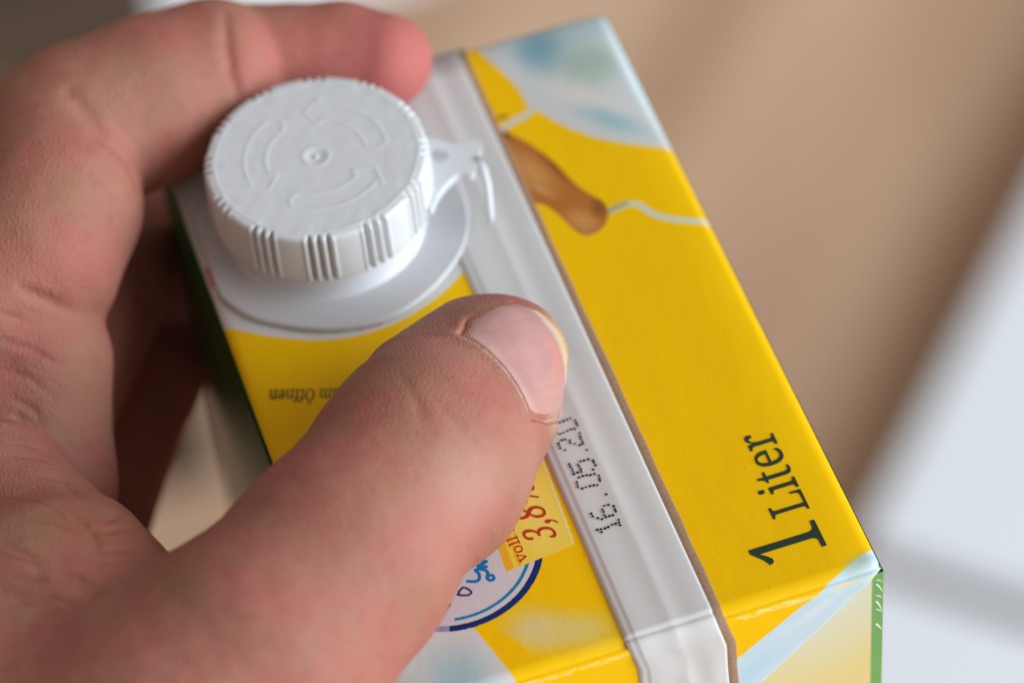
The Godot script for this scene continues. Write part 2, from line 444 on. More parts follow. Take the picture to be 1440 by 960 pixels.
	fill_poly(im, V([-1.05, 31.8, -1.3, 32.3, -0.6, 16, -0.3, 16]), Color(0.86, 0.72, 0.35))
	# wear along the fold at the front, pale strokes also painting the crease highlight
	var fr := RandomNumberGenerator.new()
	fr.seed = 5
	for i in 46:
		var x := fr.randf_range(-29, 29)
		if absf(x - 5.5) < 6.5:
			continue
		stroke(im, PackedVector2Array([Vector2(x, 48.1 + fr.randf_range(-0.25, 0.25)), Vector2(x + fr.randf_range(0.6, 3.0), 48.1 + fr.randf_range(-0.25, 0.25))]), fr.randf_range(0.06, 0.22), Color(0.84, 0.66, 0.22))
	# tiny flaws in the print
	var rng := RandomNumberGenerator.new()
	rng.seed = 77
	for i in 90:
		var at := Vector2(rng.randf_range(11, 30), rng.randf_range(-20, 46)) if i % 3 else Vector2(rng.randf_range(-29, 0), rng.randf_range(-5, 46))
		stroke(im, PackedVector2Array([at, at + Vector2.from_angle(rng.randf() * TAU) * rng.randf_range(0.05, 0.3)]), 0.13, Color(0.62, 0.34, 0.0) if i % 2 else Color(0.86, 0.60, 0.08))
	return ImageTexture.create_from_image(im)

# height of the top print and its fold over the front: s is the length along the board from the middle of the top
func fold(s: float, lift: float, r := 1.9) -> Vector2:
	# -> (y, z); the board turns down by 86 degrees round radius r, lift is the height above the board
	var start := HALF_L + 0.2 - r
	var all := deg_to_rad(86.0)
	if s <= start:
		return Vector2(lift, s)
	var a := minf((s - start) / r, all)
	var c := Vector2(-r, start)
	var p := c + Vector2(cos(a), sin(a)) * (r + lift)
	var rest := s - start - r * all
	if rest > 0:
		p += Vector2(-sin(all), cos(all)) * rest
	return p

func top_rows() -> Array:
	var rows := []
	for i in 25:
		rows.append(lerpf(-HALF_L + 0.8, 44.8, i / 24.0))
	for i in range(1, 37):
		rows.append(44.8 + i * 0.1333)
	for i in range(1, 14):
		rows.append(49.6 + i * 1.9)
	return rows

func top_half(x0: float, x1: float, edge_in: float, edge_out: float) -> ArrayMesh:
	# one printed half of the top with its ear folded down over the front; the outer edge is cut on the slant below the fold
	var s := Shell.new()
	var rows := top_rows()
	var out_sign := signf(x1 - x0)
	var wav := noise(FastNoiseLite.TYPE_SIMPLEX, 0.06, 3, 2)
	var cols := 26
	# first row: rounded far edge going down
	var full := [-HALF_L - 0.3, -HALF_L + 0.1]
	full.append_array(rows)
	s.grid(full.size(), cols, func(r: int, c: int) -> Array:
		var v: float = full[r]
		var lim := HALF_W
		if v > 47.6:
			lim = HALF_W - (v - 47.6) * 1.13
		var k := float(c) / (cols - 1)
		# columns closer together at the outer edge
		k = 1.0 - pow(1.0 - k, 1.6)
		var xe := out_sign * maxf(lim, absf(x0) + 0.1)
		var x := lerpf(x0, xe, k)
		var lift := wav.get_noise_2d(x, v) * 0.03
		var from_edge := absf(xe - x)
		if from_edge < 6.0 and v < 47.6:
			lift -= 0.45 * (1.0 - from_edge / 6.0) ** 2
		if from_edge < 1.3:
			lift -= 1.3 - sqrt(maxf(0.0, 1.69 - (1.3 - from_edge) ** 2))
		if v > 47.6:
			lift += 0.35
		var yz := fold(v, lift)
		if v < -HALF_L + 0.8:
			yz.x -= 0.25 if v > -HALF_L else 1.2
			yz.y = maxf(v, -HALF_L - 0.02)
		return [Vector3(x, yz.x, yz.y), dot(Vector2(x, v)) / Vector2(1024, 2048)], out_sign < 0)
	return s.commit()

func seal_fin() -> ArrayMesh:
	var prof := [Vector2(-0.25, 0.02), Vector2(0.0, 0.34), Vector2(0.4, 0.42), Vector2(0.8, 0.43), Vector2(0.95, 0.53), Vector2(1.2, 0.56), Vector2(2.4, 0.56), Vector2(3.6, 0.56), Vector2(4.6, 0.60), Vector2(5.2, 0.68), Vector2(5.6, 0.68), Vector2(6.1, 0.60), Vector2(6.8, 0.57), Vector2(7.6, 0.58), Vector2(8.1, 0.64), Vector2(9.0, 0.67), Vector2(9.8, 0.68), Vector2(10.1, 0.65), Vector2(10.2, 0.42)]
	var s := Shell.new()
	var rows := [-47.6, -47.5]
	rows.append_array(top_rows().slice(1))
	var wav := noise(FastNoiseLite.TYPE_SIMPLEX, 0.05, 9, 2)
	s.grid(rows.size(), prof.size(), func(r: int, c: int) -> Array:
		var v: float = rows[r]
		var p: Vector2 = prof[c]
		var x := p.x
		var lift := p.y + wav.get_noise_2d(x * 2.0, v) * 0.05
		if r == 0:
			lift = -1.0
		# the crease pinches the strip
		lift -= 0.30 * exp(-((v - 46.9) / 0.22) ** 2)
		if v > 47.3:
			x += minf(0.9, (v - 47.3) * 0.22)
			lift += 0.25 * smoothstep(47.3, 49.5, v) + 0.1 * wav.get_noise_2d(x * 4.0, v * 2.5 + 40)
		var yz := fold(v, lift, 1.2)
		return [Vector3(x, yz.x, yz.y), Vector2(x / 64.0, v / 64.0)])
	return s.commit()

func fin_edge() -> ArrayMesh:
	# the uncoated brown board that shows along the cut edge
	var prof := [Vector2(9.9, 0.20), Vector2(10.2, 0.40), Vector2(10.7, 0.42), Vector2(11.15, 0.40), Vector2(11.35, 0.33), Vector2(11.42, -0.1)]
	var s := Shell.new()
	var rows := [-47.6, -47.5]
	rows.append_array(top_rows().slice(1))
	var wav := noise(FastNoiseLite.TYPE_SIMPLEX, 0.25, 19, 3)
	s.grid(rows.size(), prof.size(), func(r: int, c: int) -> Array:
		var v: float = rows[r]
		var p: Vector2 = prof[c]
		var x: float = p.x + (wav.get_noise_1d(v * 0.6) * 0.10 if c > 1 else 0.0) - 0.25 * smoothstep(20, -40, v)
		var lift := p.y
		if r == 0:
			lift = -1.0
		if v > 47.3:
			x += minf(0.9, (v - 47.3) * 0.22)
			lift += 0.35 * smoothstep(47.3, 49.5, v)
		var yz := fold(v, lift, 1.6)
		return [Vector3(x, yz.x, yz.y), Vector2(x / 64.0, v / 64.0)])
	return s.commit()

func ear_lip(x0: float, out_sign: float) -> ArrayMesh:
	# thickness of the ear's slanted cut edge, back to the front wall
	var s := Shell.new()
	s.grid(14, 3, func(r: int, c: int) -> Array:
		var v := 47.7 + r * 1.9
		var x := out_sign * maxf(HALF_W - (v - 47.6) * 1.13, absf(x0) + 0.1)
		var yz := fold(v, -0.9 + 0.3)
		var y := yz.x
		var z := [yz.y, yz.y - 0.35, HALF_L - 0.4][c] as float
		return [Vector3(x, y, z), Vector2.ZERO], out_sign < 0)
	return s.commit()

func wall_texture(kind: String) -> ImageTexture:
	var im := Image.create_empty(256, 512, false, Image.FORMAT_RGBA8)
	var nz := noise(FastNoiseLite.TYPE_SIMPLEX_SMOOTH, 0.012, 5, 3)
	for y in 512:
		for x in 256:
			var depth := TALL * y / 511.0
			var across := x / 255.0
			var c := Color(0.01, 0.09, 0.015)
			if kind == "left":
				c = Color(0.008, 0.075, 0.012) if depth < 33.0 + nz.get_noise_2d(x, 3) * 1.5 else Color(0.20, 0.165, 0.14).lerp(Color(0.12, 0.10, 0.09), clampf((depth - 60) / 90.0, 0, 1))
			elif kind == "front":
				c = Color(0.70, 0.70, 0.52).lerp(Color(0.78, 0.63, 0.26), clampf((depth - 2 + nz.get_noise_2d(x, y) * 6) / 16.0, 0, 1))
				if across > 0.979:
					c = Color(0.17, 0.40, 0.11)
			elif kind == "right":
				c = Color(0.20, 0.42, 0.14)
			im.set_pixel(x, y, c.linear_to_srgb())
	return ImageTexture.create_from_image(im)

func wall(a: Vector2, b: Vector2) -> ArrayMesh:
	# a wall from a to b (x, z), bulging a little as a full carton does
	var s := Shell.new()
	var n := (b - a).orthogonal().normalized()
	s.grid(16, 13, func(r: int, c: int) -> Array:
		var k := c / 12.0
		var t := r / 15.0
		var p := a.lerp(b, k) - n * 0.9 * sin(PI * k) * sin(PI * t)
		return [Vector3(p.x, -1.2 - (TALL - 1.2) * t, p.y), Vector2(k, t)])
	return s.commit()

func screw_cap_mesh() -> ArrayMesh:
	# skirt with groups of slots; y measured from the flange
	var s := Shell.new()
	var R := 13.5
	var seg := 720
	# (radius offset, height, how deep the slots are here)
	var prof := [Vector3(-1.8, 5.7, 0), Vector3(-0.05, 5.6, 0), Vector3(0.10, 5.75, 0.3), Vector3(0.12, 6.0, 1), Vector3(0.10, 8.0, 1), Vector3(0.06, 10.5, 1), Vector3(0.02, 12.0, 1), Vector3(0.0, 12.45, 1), Vector3(-0.10, 12.75, 1), Vector3(-0.3, 12.93, 0.75), Vector3(-0.55, 13.0, 0.3), Vector3(-0.9, 13.0, 0)]
	s.grid(prof.size(), seg, func(r: int, c: int) -> Array:
		var deg := 360.0 * c / seg
		var g := fposmod(deg - 15.0 + 15.0, 30.0) - 15.0   # groups every 30 degrees
		var slot := 0.0
		for k in [-4.9, 0.0, 4.9]:
			slot = maxf(slot, 1.0 - smoothstep(0.75, 1.35, absf(g - k)))
		var rib := 0.0
		for k in [-7.35, -2.45, 2.45, 7.35]:
			rib = maxf(rib, 1.0 - smoothstep(0.5, 1.2, absf(g - k)))
		var p: Vector3 = prof[r]
		var rad := R + p.x + p.z * (0.13 * rib - 0.72 * slot)
		var a := deg_to_rad(deg)
		return [Vector3(cos(a) * rad, p.y, sin(a) * rad), Vector2.ZERO], true, true)
	return s.commit()

func cap_disc_mesh() -> ArrayMesh:
	# the cap's face as one relief: raised rim, three turning arrows, a gate mark in the middle
	var lines: Array = []
	for k in 3:
		var a0 := deg_to_rad(168.0 + 120.0 * k)
		var outer := PackedVector2Array()
		var inner := PackedVector2Array()
		for i in 17:
			var a := a0 + deg_to_rad(78.0 * i / 16.0)
			outer.append(Vector2.from_angle(a) * 8.7)
			if i > 0:
				inner.append(Vector2.from_angle(a) * 6.1)
		lines.append(outer)
		lines.append(inner)
		var tip := Vector2.from_angle(a0 - deg_to_rad(13.0)) * 7.5
		lines.append(PackedVector2Array([Vector2.from_angle(a0) * 8.7, Vector2.from_angle(a0 + 0.02) * 9.6, tip, Vector2.from_angle(a0 + 0.02) * 5.2, Vector2.from_angle(a0 + deg_to_rad(4.9)) * 6.1]))
		var e := a0 + deg_to_rad(78.0)
		lines.append(PackedVector2Array([Vector2.from_angle(e) * 8.7, Vector2.from_angle(e + 0.10) * 7.4, Vector2.from_angle(e) * 6.1]))
	var wear := noise(FastNoiseLite.TYPE_SIMPLEX, 0.25, 31, 2)
	var s := Shell.new()
	var rings := 86
	var seg := 300
	s.grid(rings, seg, func(r: int, c: int) -> Array:
		var rad := 12.63 * float(r) / (rings - 1)
		var a := TAU * c / seg
		var p := Vector2.from_angle(a) * rad
		var h := 0.04
		if rad < 1.9:
			h += 0.05 * (1.0 - smoothstep(1.6, 2.1, rad)) - 0.22 * (1.0 - smoothstep(0.4, 1.7, rad)) + 0.22 * (1.0 - smoothstep(0.15, 0.4, rad))
		if rad > 4.6 and rad < 10.2:
			var best := 9.0
			for l: PackedVector2Array in lines:
				for i in l.size() - 1:
					var q := Geometry2D.get_closest_point_to_segment(p, l[i], l[i + 1])
					best = minf(best, q.distance_squared_to(p))
			h += 0.065 * exp(-best / 0.03)
		h += 0.03 * smoothstep(11.9, 12.4, rad)
		# shallow dents over the slot groups, where the mould ejects
		var g := absf(fposmod(rad_to_deg(a) - 15.0 + 15.0, 30.0) - 15.0)
		h -= 0.05 * smoothstep(10.6, 12.4, rad) * (1.0 - smoothstep(2.5, 5.5, g)) * smoothstep(12.63, 12.4, rad)
		h += wear.get_noise_2d(p.x, p.y) * 0.02
		if r == rings - 1:
			h = 0.0
		return [Vector3(p.x, 13.0 + h, p.y), Vector2.ZERO], true, true)
	return s.commit()

func lathe(prof: Array, seg := 96) -> ArrayMesh:
	var s := Shell.new()
	s.grid(prof.size(), seg, func(r: int, c: int) -> Array:
		var p: Vector2 = prof[r]
		var a := TAU * c / seg
		return [Vector3(cos(a) * p.x, p.y, sin(a) * p.x), Vector2.ZERO], true, true)
	return s.commit()

func tube(pts: Array, radii: Array, seg := 10) -> ArrayMesh:
	var s := Shell.new()
	var n := pts.size()
	s.grid(n + 2, seg, func(r: int, c: int) -> Array:
		var i := clampi(r - 1, 0, n - 1)
		var p: Vector3 = pts[i]
		var d: Vector3 = ((pts[mini(i + 1, n - 1)] as Vector3) - (pts[maxi(i - 1, 0)] as Vector3)).normalized()
		var u := d.cross(Vector3(0.1, 0.2, 1)).normalized()
		var w := d.cross(u)
		var a := TAU * c / seg
		var rad: float = 0.02 if r == 0 or r == n + 1 else radii[i]
		return [p + (u * cos(a) + w * sin(a)) * rad, Vector2.ZERO], false, true)
	return s.commit()

const DOTS := {"1": ["00100", "01100", "00100", "00100", "00100", "00100", "01110"], "6": ["00110", "01000", "10000", "11110", "10001", "10001", "01110"], "0": ["01110", "10001", "10001", "10001", "10001", "10001", "01110"], "5": ["11111", "10000", "11110", "00001", "00001", "10001", "01110"], "2": ["01110", "10001", "00001", "00110", "01000", "10000", "11111"], ".": ["0", "0", "0", "0", "0", "0", "1"]}

func date_dots() -> ArrayMesh:
	# ink-jet date: small round dots on the white strip, read from the front towards the back
	var s := Shell.new()
	var centres := [31.7, 29.6, 27.2, 24.7, 22.4, 20.4, 18.6, 16.1]
	var rng := RandomNumberGenerator.new()
	rng.seed = 4
	var text := "16.05.20"
	for n in text.length():
		var rows: Array = DOTS[text[n]]
		var wide: int = rows[0].length()
		for r in 7:
			var line: String = rows[r]
			for c in wide:
				if line[c] == "1":
					var zz: float = centres[n] - (c - (wide - 1) / 2.0) * 0.40 + 0.10 * sin(r * 0.9 + n)
					var x := 1.85 + r * 0.45 + 0.14 * sin(zz * 0.9) + rng.randf_range(-0.04, 0.04)
					zz += rng.randf_range(-0.04, 0.04)
					var y := 0.70
					var b := s.add(Vector3(x, y, zz))
					var rad := 0.165 + rng.randf_range(-0.02, 0.02)
					for k in 8:
						s.add(Vector3(x + cos(TAU * k / 8) * rad, y - 0.012, zz + sin(TAU * k / 8) * rad))
					for k in 8:
						s.tri(b, b + 1 + k, b + 1 + (k + 1) % 8)
	return s.commit()

func lettering(text: String, font_name: String, size_mm: float, stretch: Vector2, m: Material, called: String, parent: Node, at: Vector3, read: Vector3, slant := 0.0) -> void:
	# flat letters on the carton: read is the reading direction on the top, size is the font size in millimetres
	var f := SystemFont.new()
	f.font_names = PackedStringArray([font_name])
	var t := TextMesh.new()
	t.text = text
	t.font = f
	t.font_size = 64
	t.pixel_size = MM
	t.depth = 1.0
	t.curve_step = 1.0
	t.horizontal_alignment = HORIZONTAL_ALIGNMENT_LEFT
	t.vertical_alignment = VERTICAL_ALIGNMENT_BOTTOM
	var o := MeshInstance3D.new()
	o.name = called
	o.mesh = t
	o.material_override = m
	var up := Vector3.UP.cross(read)
	o.transform = Transform3D(Basis(read * stretch.x * size_mm / 64.0, (up * stretch.y + read * slant) * size_mm / 64.0, Vector3.UP * 0.00005), (at - (up * stretch.y + read * slant) * 0.247 * size_mm) * MM)
	parent.add_child(o, true)

func build_carton() -> void:
	var root := thing("milk_carton", "yellow and green one litre milk carton with white screw cap, held in the hand", "milk carton", Vector3(0, TOP - TALL * MM, 0))
	var up := Vector3(0, TALL * MM, 0)
	var print_m := mat(Color.WHITE, 0.42, 0.28)
	print_m.albedo_texture = top_print()
	print_m.heightmap_enabled = true
	print_m.heightmap_texture = noise_texture(noise(FastNoiseLite.TYPE_SIMPLEX, 0.02, 7, 4))
	print_m.heightmap_scale = 0.004
	print_m.uv1_triplanar = false
	var white_m := mat(Color(0.635, 0.622, 0.605), 0.55, 0.25)
	var pl := mat(Color(0.69, 0.705, 0.72), 0.36)
	pl.subsurf_scatter_enabled = true
	pl.subsurf_scatter_strength = 0.04
	var brown_m := mat(Color(0.42, 0.26, 0.16), 0.85, 0.2)
	var fib := noise(FastNoiseLite.TYPE_SIMPLEX, 0.03, 12, 4)
	var fib_t := noise_texture(fib, 256)
	var ramp := Gradient.new()
	ramp.set_color(0, Color(0.85, 0.85, 0.85))
	ramp.set_color(1, Color(1, 1, 1))
	fib_t.color_ramp = ramp
	brown_m.albedo_texture = fib_t
	brown_m.uv1_triplanar = true
	brown_m.uv1_scale = Vector3.ONE * 180.0
	put("right_top_panel", top_half(11.2, HALF_W, 0, 0), print_m, root, up)
	put("left_top_panel", top_half(1.6, -HALF_W, 0, 0), print_m, root, up)
	put("ear_edge", ear_lip(11.2, 1.0), white_m, root, up)
	put("ear_edge", ear_lip(0.3, -1.0), white_m, root, up)
	put("seal_fin", seal_fin(), white_m, root, up).set_meta("label", "white sealed strip folded flat along the middle of the top")
	put("raw_board_edge", fin_edge(), brown_m, root, up)
	var c := [Vector2(-HALF_W, -HALF_L), Vector2(-HALF_W, HALF_L), Vector2(HALF_W, HALF_L), Vector2(HALF_W, -HALF_L)]
	var kinds := ["left", "front", "right", "back"]
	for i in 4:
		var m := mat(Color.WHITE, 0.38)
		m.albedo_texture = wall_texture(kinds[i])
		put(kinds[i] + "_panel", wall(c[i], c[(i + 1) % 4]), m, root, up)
	var base := BoxMesh.new()
	base.size = Vector3(60.6, 1.0, 94.6) * MM
	put("base", base, white_m, root, Vector3(0, 0.5 * MM, 0))
	# white scribbles printed on the green edge of the front
	var s := Shell.new()
	for q in [[-2.6, 0.5, 0.12], [-3.8, 1.2, 0.28], [-5.6, 0.5, 0.14], [-7.2, 1.5, 0.36], [-8.3, 0.7, 0.15], [-11.4, 1.0, 0.30]]:
		var y0: float = q[0]
		for k in 5:
			var a := k / 5.0
			var b := (k + 1) / 5.0
			var w0 := float(q[2]) * sin(PI * (a * 0.8 + 0.1))
			var w1 := float(q[2]) * sin(PI * (b * 0.8 + 0.1))
			var p0 := Vector3(29.5 + a * 0.85, y0 - float(q[1]) * (a - 0.5) * (1.0 + a), HALF_L + 0.05)
			var p1 := Vector3(29.5 + b * 0.85, y0 - float(q[1]) * (b - 0.5) * (1.0 + b), HALF_L + 0.05)
			var i0 := s.add(p0 + Vector3(0, w0, 0))
			s.add(p1 + Vector3(0, w1, 0))
			s.add(p1 - Vector3(0, w1, 0))
			s.add(p0 - Vector3(0, w0, 0))
			s.quad(i0, i0 + 1, i0 + 2, i0 + 3)
	put("printed_leaf_marks", s.commit(), mat(Color(0.75, 0.82, 0.74), 0.4), root, up)

	# spout flange and cap
	var mid := Vector3(-13.9, 0, -24.7)
	var front := [Vector2(-29.3, -24.7), Vector2(-29.4, -20.0), Vector2(-28.9, -17.4), Vector2(-26.6, -13.6), Vector2(-23.2, -10.9), Vector2(-19.8, -8.9), Vector2(-16.2, -7.7), Vector2(-12.6, -7.4), Vector2(-8.9, -8.0), Vector2(-4.2, -10.3), Vector2(0.2, -14.2), Vector2(2.2, -17.6), Vector2(3.2, -21.0), Vector2(3.5, -24.7)]
	var rim: Array = []
	rim.append_array(front)
	for i in range(front.size() - 2, 0, -1):
		rim.append(Vector2(front[i].x, -49.4 - front[i].y))
	put("spout_flange", prism(curve_points(rim, true, 4), 0.1, 0.8, 0.22), mat(Color(0.565, 0.56, 0.575), 0.45), root, up)
	put("spout_neck", lathe([Vector2(12.6, 0.7), Vector2(12.1, 1.0), Vector2(11.9, 1.6), Vector2(11.9, 3.6), Vector2(11.9, 6.2)]), pl, root, up + mid * MM)
	var cap := put("screw_cap", screw_cap_mesh(), pl, root, up + mid * MM)
	put("cap_face", cap_disc_mesh(), pl, cap)
	# tear-off strap still hanging at the cap
	var strap := Shell.new()
	var outer := curve_points([Vector2(-0.6, -27.6), Vector2(1.4, -27.6), Vector2(3.3, -25.9), Vector2(4.7, -25.4), Vector2(6.2, -25.7), Vector2(6.7, -24.9), Vector2(6.2, -23.6), Vector2(5.4, -22.1), Vector2(4.7, -20.8), Vector2(3.9, -20.2), Vector2(2.6, -20.9), Vector2(0.9, -20.1), Vector2(-0.9, -18.5), Vector2(-2.4, -16.6), Vector2(-2.8, -18.6), Vector2(-0.8, -22.2)], true, 4)
	var hole := curve_points([Vector2(0.35, -26.0), Vector2(1.5, -25.7), Vector2(2.4, -24.3), Vector2(1.7, -23.5), Vector2(0.6, -23.6)], true, 3)
	hole.reverse()
	var slit := PackedVector2Array()
	for p in outer:
		slit.append(p)
	var near := 0
	for i in outer.size():
		if outer[i].distance_to(hole[0]) < outer[near].distance_to(hole[0]):
			near = i
	var joined := PackedVector2Array()
	for i in near + 1:
		joined.append(outer[i])
	for i in hole.size():
		joined.append(hole[i])
	joined.append(hole[0] + Vector2(0.001, 0.001))
	joined.append(outer[near] + Vector2(0.001, 0.001))
	for i in range(near + 1, outer.size()):
		joined.append(outer[i])
	put("tamper_strap", prism(joined, 6.0, 7.2, 0.0), pl, cap, -mid * MM)
	put("strap_prong", tube([Vector3(5.3, 6.7, -22.6), Vector3(5.6, 6.5, -20.8), Vector3(5.5, 5.6, -19.2), Vector3(5.2, 4.4, -17.8), Vector3(4.9, 3.1, -16.6), Vector3(4.7, 2.2, -16.2)], [0.75, 0.62, 0.55, 0.5, 0.45, 0.4]), pl, cap, -mid * MM)

	# writing
	var dark := mat(Color(0.012, 0.035, 0.02), 0.45)
	var red := mat(Color(0.50, 0.02, 0.008), 0.5)
	var h := 0.04
	lettering("1", "Droid Serif", 11.6, Vector2(0.86, 1.0), dark, "volume_digit", root, up / MM + Vector3(25.55, h, 43.6), Vector3(0, 0, -1))
	lettering("Liter", "Droid Serif", 6.15, Vector2(0.90, 1.0), dark, "volume_word", root, up / MM + Vector3(25.65, h, 37.25), Vector3(0, 0, -1))
	lettering("3,8%", "Droid Serif", 4.9, Vector2(0.80, 1.0), red, "fat_number", root, up / MM + Vector3(-2.5, h, 30.8), Vector3(-0.04, 0, -1).normalized(), 0.25)
	lettering("voll im", "Droid Serif", 1.7, Vector2(1.3, 1.0), red, "fat_words", root, up / MM + Vector3(-6.75, h, 32.5), Vector3(-0.03, 0, -1).normalized())
	lettering("zum Öffnen", "Droid Serif", 2.5, Vector2(0.67, 1.0), dark, "opening_words", root, up / MM + Vector3(-18.7, h, 0.75), Vector3(-0.937, 0, -0.34).normalized())
	put("printed_date", date_dots(), mat(Color(0.004, 0.006, 0.015), 0.6, 0.2), root, up)

# ---------------------------------------------------------------- the hand: one skin drawn round smoothly joined bones
# HAND: [name, softness within, softness to the rest, bones [from, to, radius, radius]]; CREASES: [line on the skin, depth, half width]
var bone_a := PackedVector3Array()
var bone_ba := PackedVector3Array()
var bone_il := PackedFloat32Array()
var bone_r := PackedFloat32Array()
var bone_dr := PackedFloat32Array()
var bone_group := PackedInt32Array()
var group_k := PackedFloat32Array()
var group_j := PackedFloat32Array()
var crease_a := PackedVector3Array()
var crease_b := PackedVector3Array()
var crease_w := PackedVector2Array()
var crease_t := PackedVector2Array()
var lumps: FastNoiseLite
# the thumb's nail
const NAIL_O := Vector3(-5.0, 15.7, 18.2)
var nail_n := Vector3(0.49, 0.85, 0.15).normalized()
var nail_l: Vector3
var nail_a: Vector3
const NAIL_LONG := 14.0

func smooth_min(a: float, b: float, k: float) -> float:
	var h := maxf(k - absf(a - b), 0.0) / k
	return minf(a, b) - h * h * h * k / 6.0

func bone_distance(i: int, p: Vector3) -> float:
	var pa := p - bone_a[i]
	var t := clampf(pa.dot(bone_ba[i]) * bone_il[i], 0.0, 1.0)
	return (pa - bone_ba[i] * t).length() - bone_r[i] - bone_dr[i] * t

func nail_half_width(s: float, side := 1.0) -> float:
	var wide := 6.9 if side > 0 else 7.7
	if s < 7.0:
		return lerpf(6.3, wide, smoothstep(0.0, 4.0, s))
	return wide * sqrt(maxf(0.0, 1.0 - pow((s - 7.0) / (NAIL_LONG - 6.6), 2.4)))

func relief(p: Vector3, creases: PackedInt32Array, nail: bool) -> float:
	var d := 0.0
	for i in creases:
		var ab := crease_b[i] - crease_a[i]
		var t := clampf((p - crease_a[i]).dot(ab) / ab.length_squared(), 0.0, 1.0)
		var e := (p - crease_a[i] - ab * t).length() / crease_w[i].y
		if e < 3.0:
			d = maxf(d, crease_w[i].x * exp(-e * e) * sin(PI * clampf(lerpf(crease_t[i].x, crease_t[i].y, t), 0.06, 0.94)) ** 0.6)
	if nail:
		var q := p - NAIL_O
		if q.dot(nail_n) > -7.0:
			var s := q.dot(nail_a)
			var tl := q.dot(nail_l)
			var t := absf(tl)
			# distance outside the nail's sides and base; nothing past its tip
			var e := maxf(t - nail_half_width(clampf(s, 0.0, 11.0), tl), -s)
			if s > -4.0 and s < 11.5:
				var fade := 1.0 - (smoothstep(8.5, 11.5, s) if tl > 0 else 0.9 * smoothstep(1.5, 5.0, s))
				d += fade * (0.26 * exp(-((e - 0.05) / 0.28) ** 2) - 0.24 * exp(-((e - 0.8) / 0.7) ** 2))
	return d

func hand_distance(p: Vector3, bones: PackedInt32Array, creases: PackedInt32Array, nail: bool) -> float:
	var d := 1e6
	var g := 1e6
	var now := -1
	for i in bones:
		if bone_group[i] != now:
			if now >= 0:
				d = g if d > 1e5 else smooth_min(d, g, group_j[now])
			now = bone_group[i]
			g = bone_distance(i, p)
		else:
			g = smooth_min(g, bone_distance(i, p), group_k[now])
	if now >= 0:
		d = g if d > 1e5 else smooth_min(d, g, group_j[now])
	if d < 4.0 and d > -4.0:
		d += relief(p, creases, nail) + lumps.get_noise_3dv(p) * 0.10
	return d

func prepare_hand() -> void:
	for gi in HAND.size():
		var g: Array = HAND[gi]
		group_k.append(g[1])
		group_j.append(g[2])
		for q: Array in g[3]:
			var a: Vector3 = q[0]
			var b: Vector3 = q[1]
			bone_a.append(a)
			bone_ba.append(b - a)
			bone_il.append(1.0 / maxf((b - a).length_squared(), 1e-6))
			bone_r.append(q[2])
			bone_dr.append(q[3] - q[2])
			bone_group.append(gi)
	for c: Array in CREASES:
		var pts: Array = c[0]
		for i in pts.size() - 1:
			crease_a.append(pts[i])
			crease_b.append(pts[i + 1])
			crease_w.append(Vector2(c[1], c[2]))
			crease_t.append(Vector2(float(i) / (pts.size() - 1), float(i + 1) / (pts.size() - 1)))
	lumps = noise(FastNoiseLite.TYPE_SIMPLEX, 0.16, 5, 2)
	var p2 := Vector3(-2.6, 13.2, 23.9) - Vector3(-7.6, 18.1, 12.5)
	nail_l = (p2 - nail_n * p2.dot(nail_n)).normalized()
	nail_a = nail_l.cross(nail_n).normalized()
	if nail_a.x < 0:
		nail_a = -nail_a

var blocks: Array = []
var block_out: Array = []
const CELL := 1.0
const N := 8

func find_blocks(lo: Vector3, hi: Vector3) -> void:
	var size := CELL * N
	var half := size * 0.5
	var diag := half * 1.7321
	var count := Vector3i(((hi - lo) / size).ceil())
	for bz in count.z:
		for by in count.y:
			for bx in count.x:
				var c := lo + Vector3(bx, by, bz) * size + Vector3.ONE * half
				var nearest := 1e6
				var ds := PackedFloat32Array()
				for i in bone_a.size():
					var d := bone_distance(i, c)
					ds.append(d)
					nearest = minf(nearest, d)
				if nearest > diag + 2.6:
					continue
				var all := PackedInt32Array()
				for i in ds.size():
					if ds[i] < nearest + 2.0 * diag + 8.0:
						all.append(i)
				var full := hand_distance(c, all, PackedInt32Array(), false)
				if absf(full) > diag + 2.6:
					continue
				var cr := PackedInt32Array()
				for i in crease_a.size():
					var q := Geometry3D.get_closest_point_to_segment(c, crease_a[i], crease_b[i])
					if q.distance_to(c) < diag + 2.5:
						cr.append(i)
				blocks.append([Vector3i(bx, by, bz) * N, all, cr, c.distance_to(NAIL_O) < 26.0, lo])

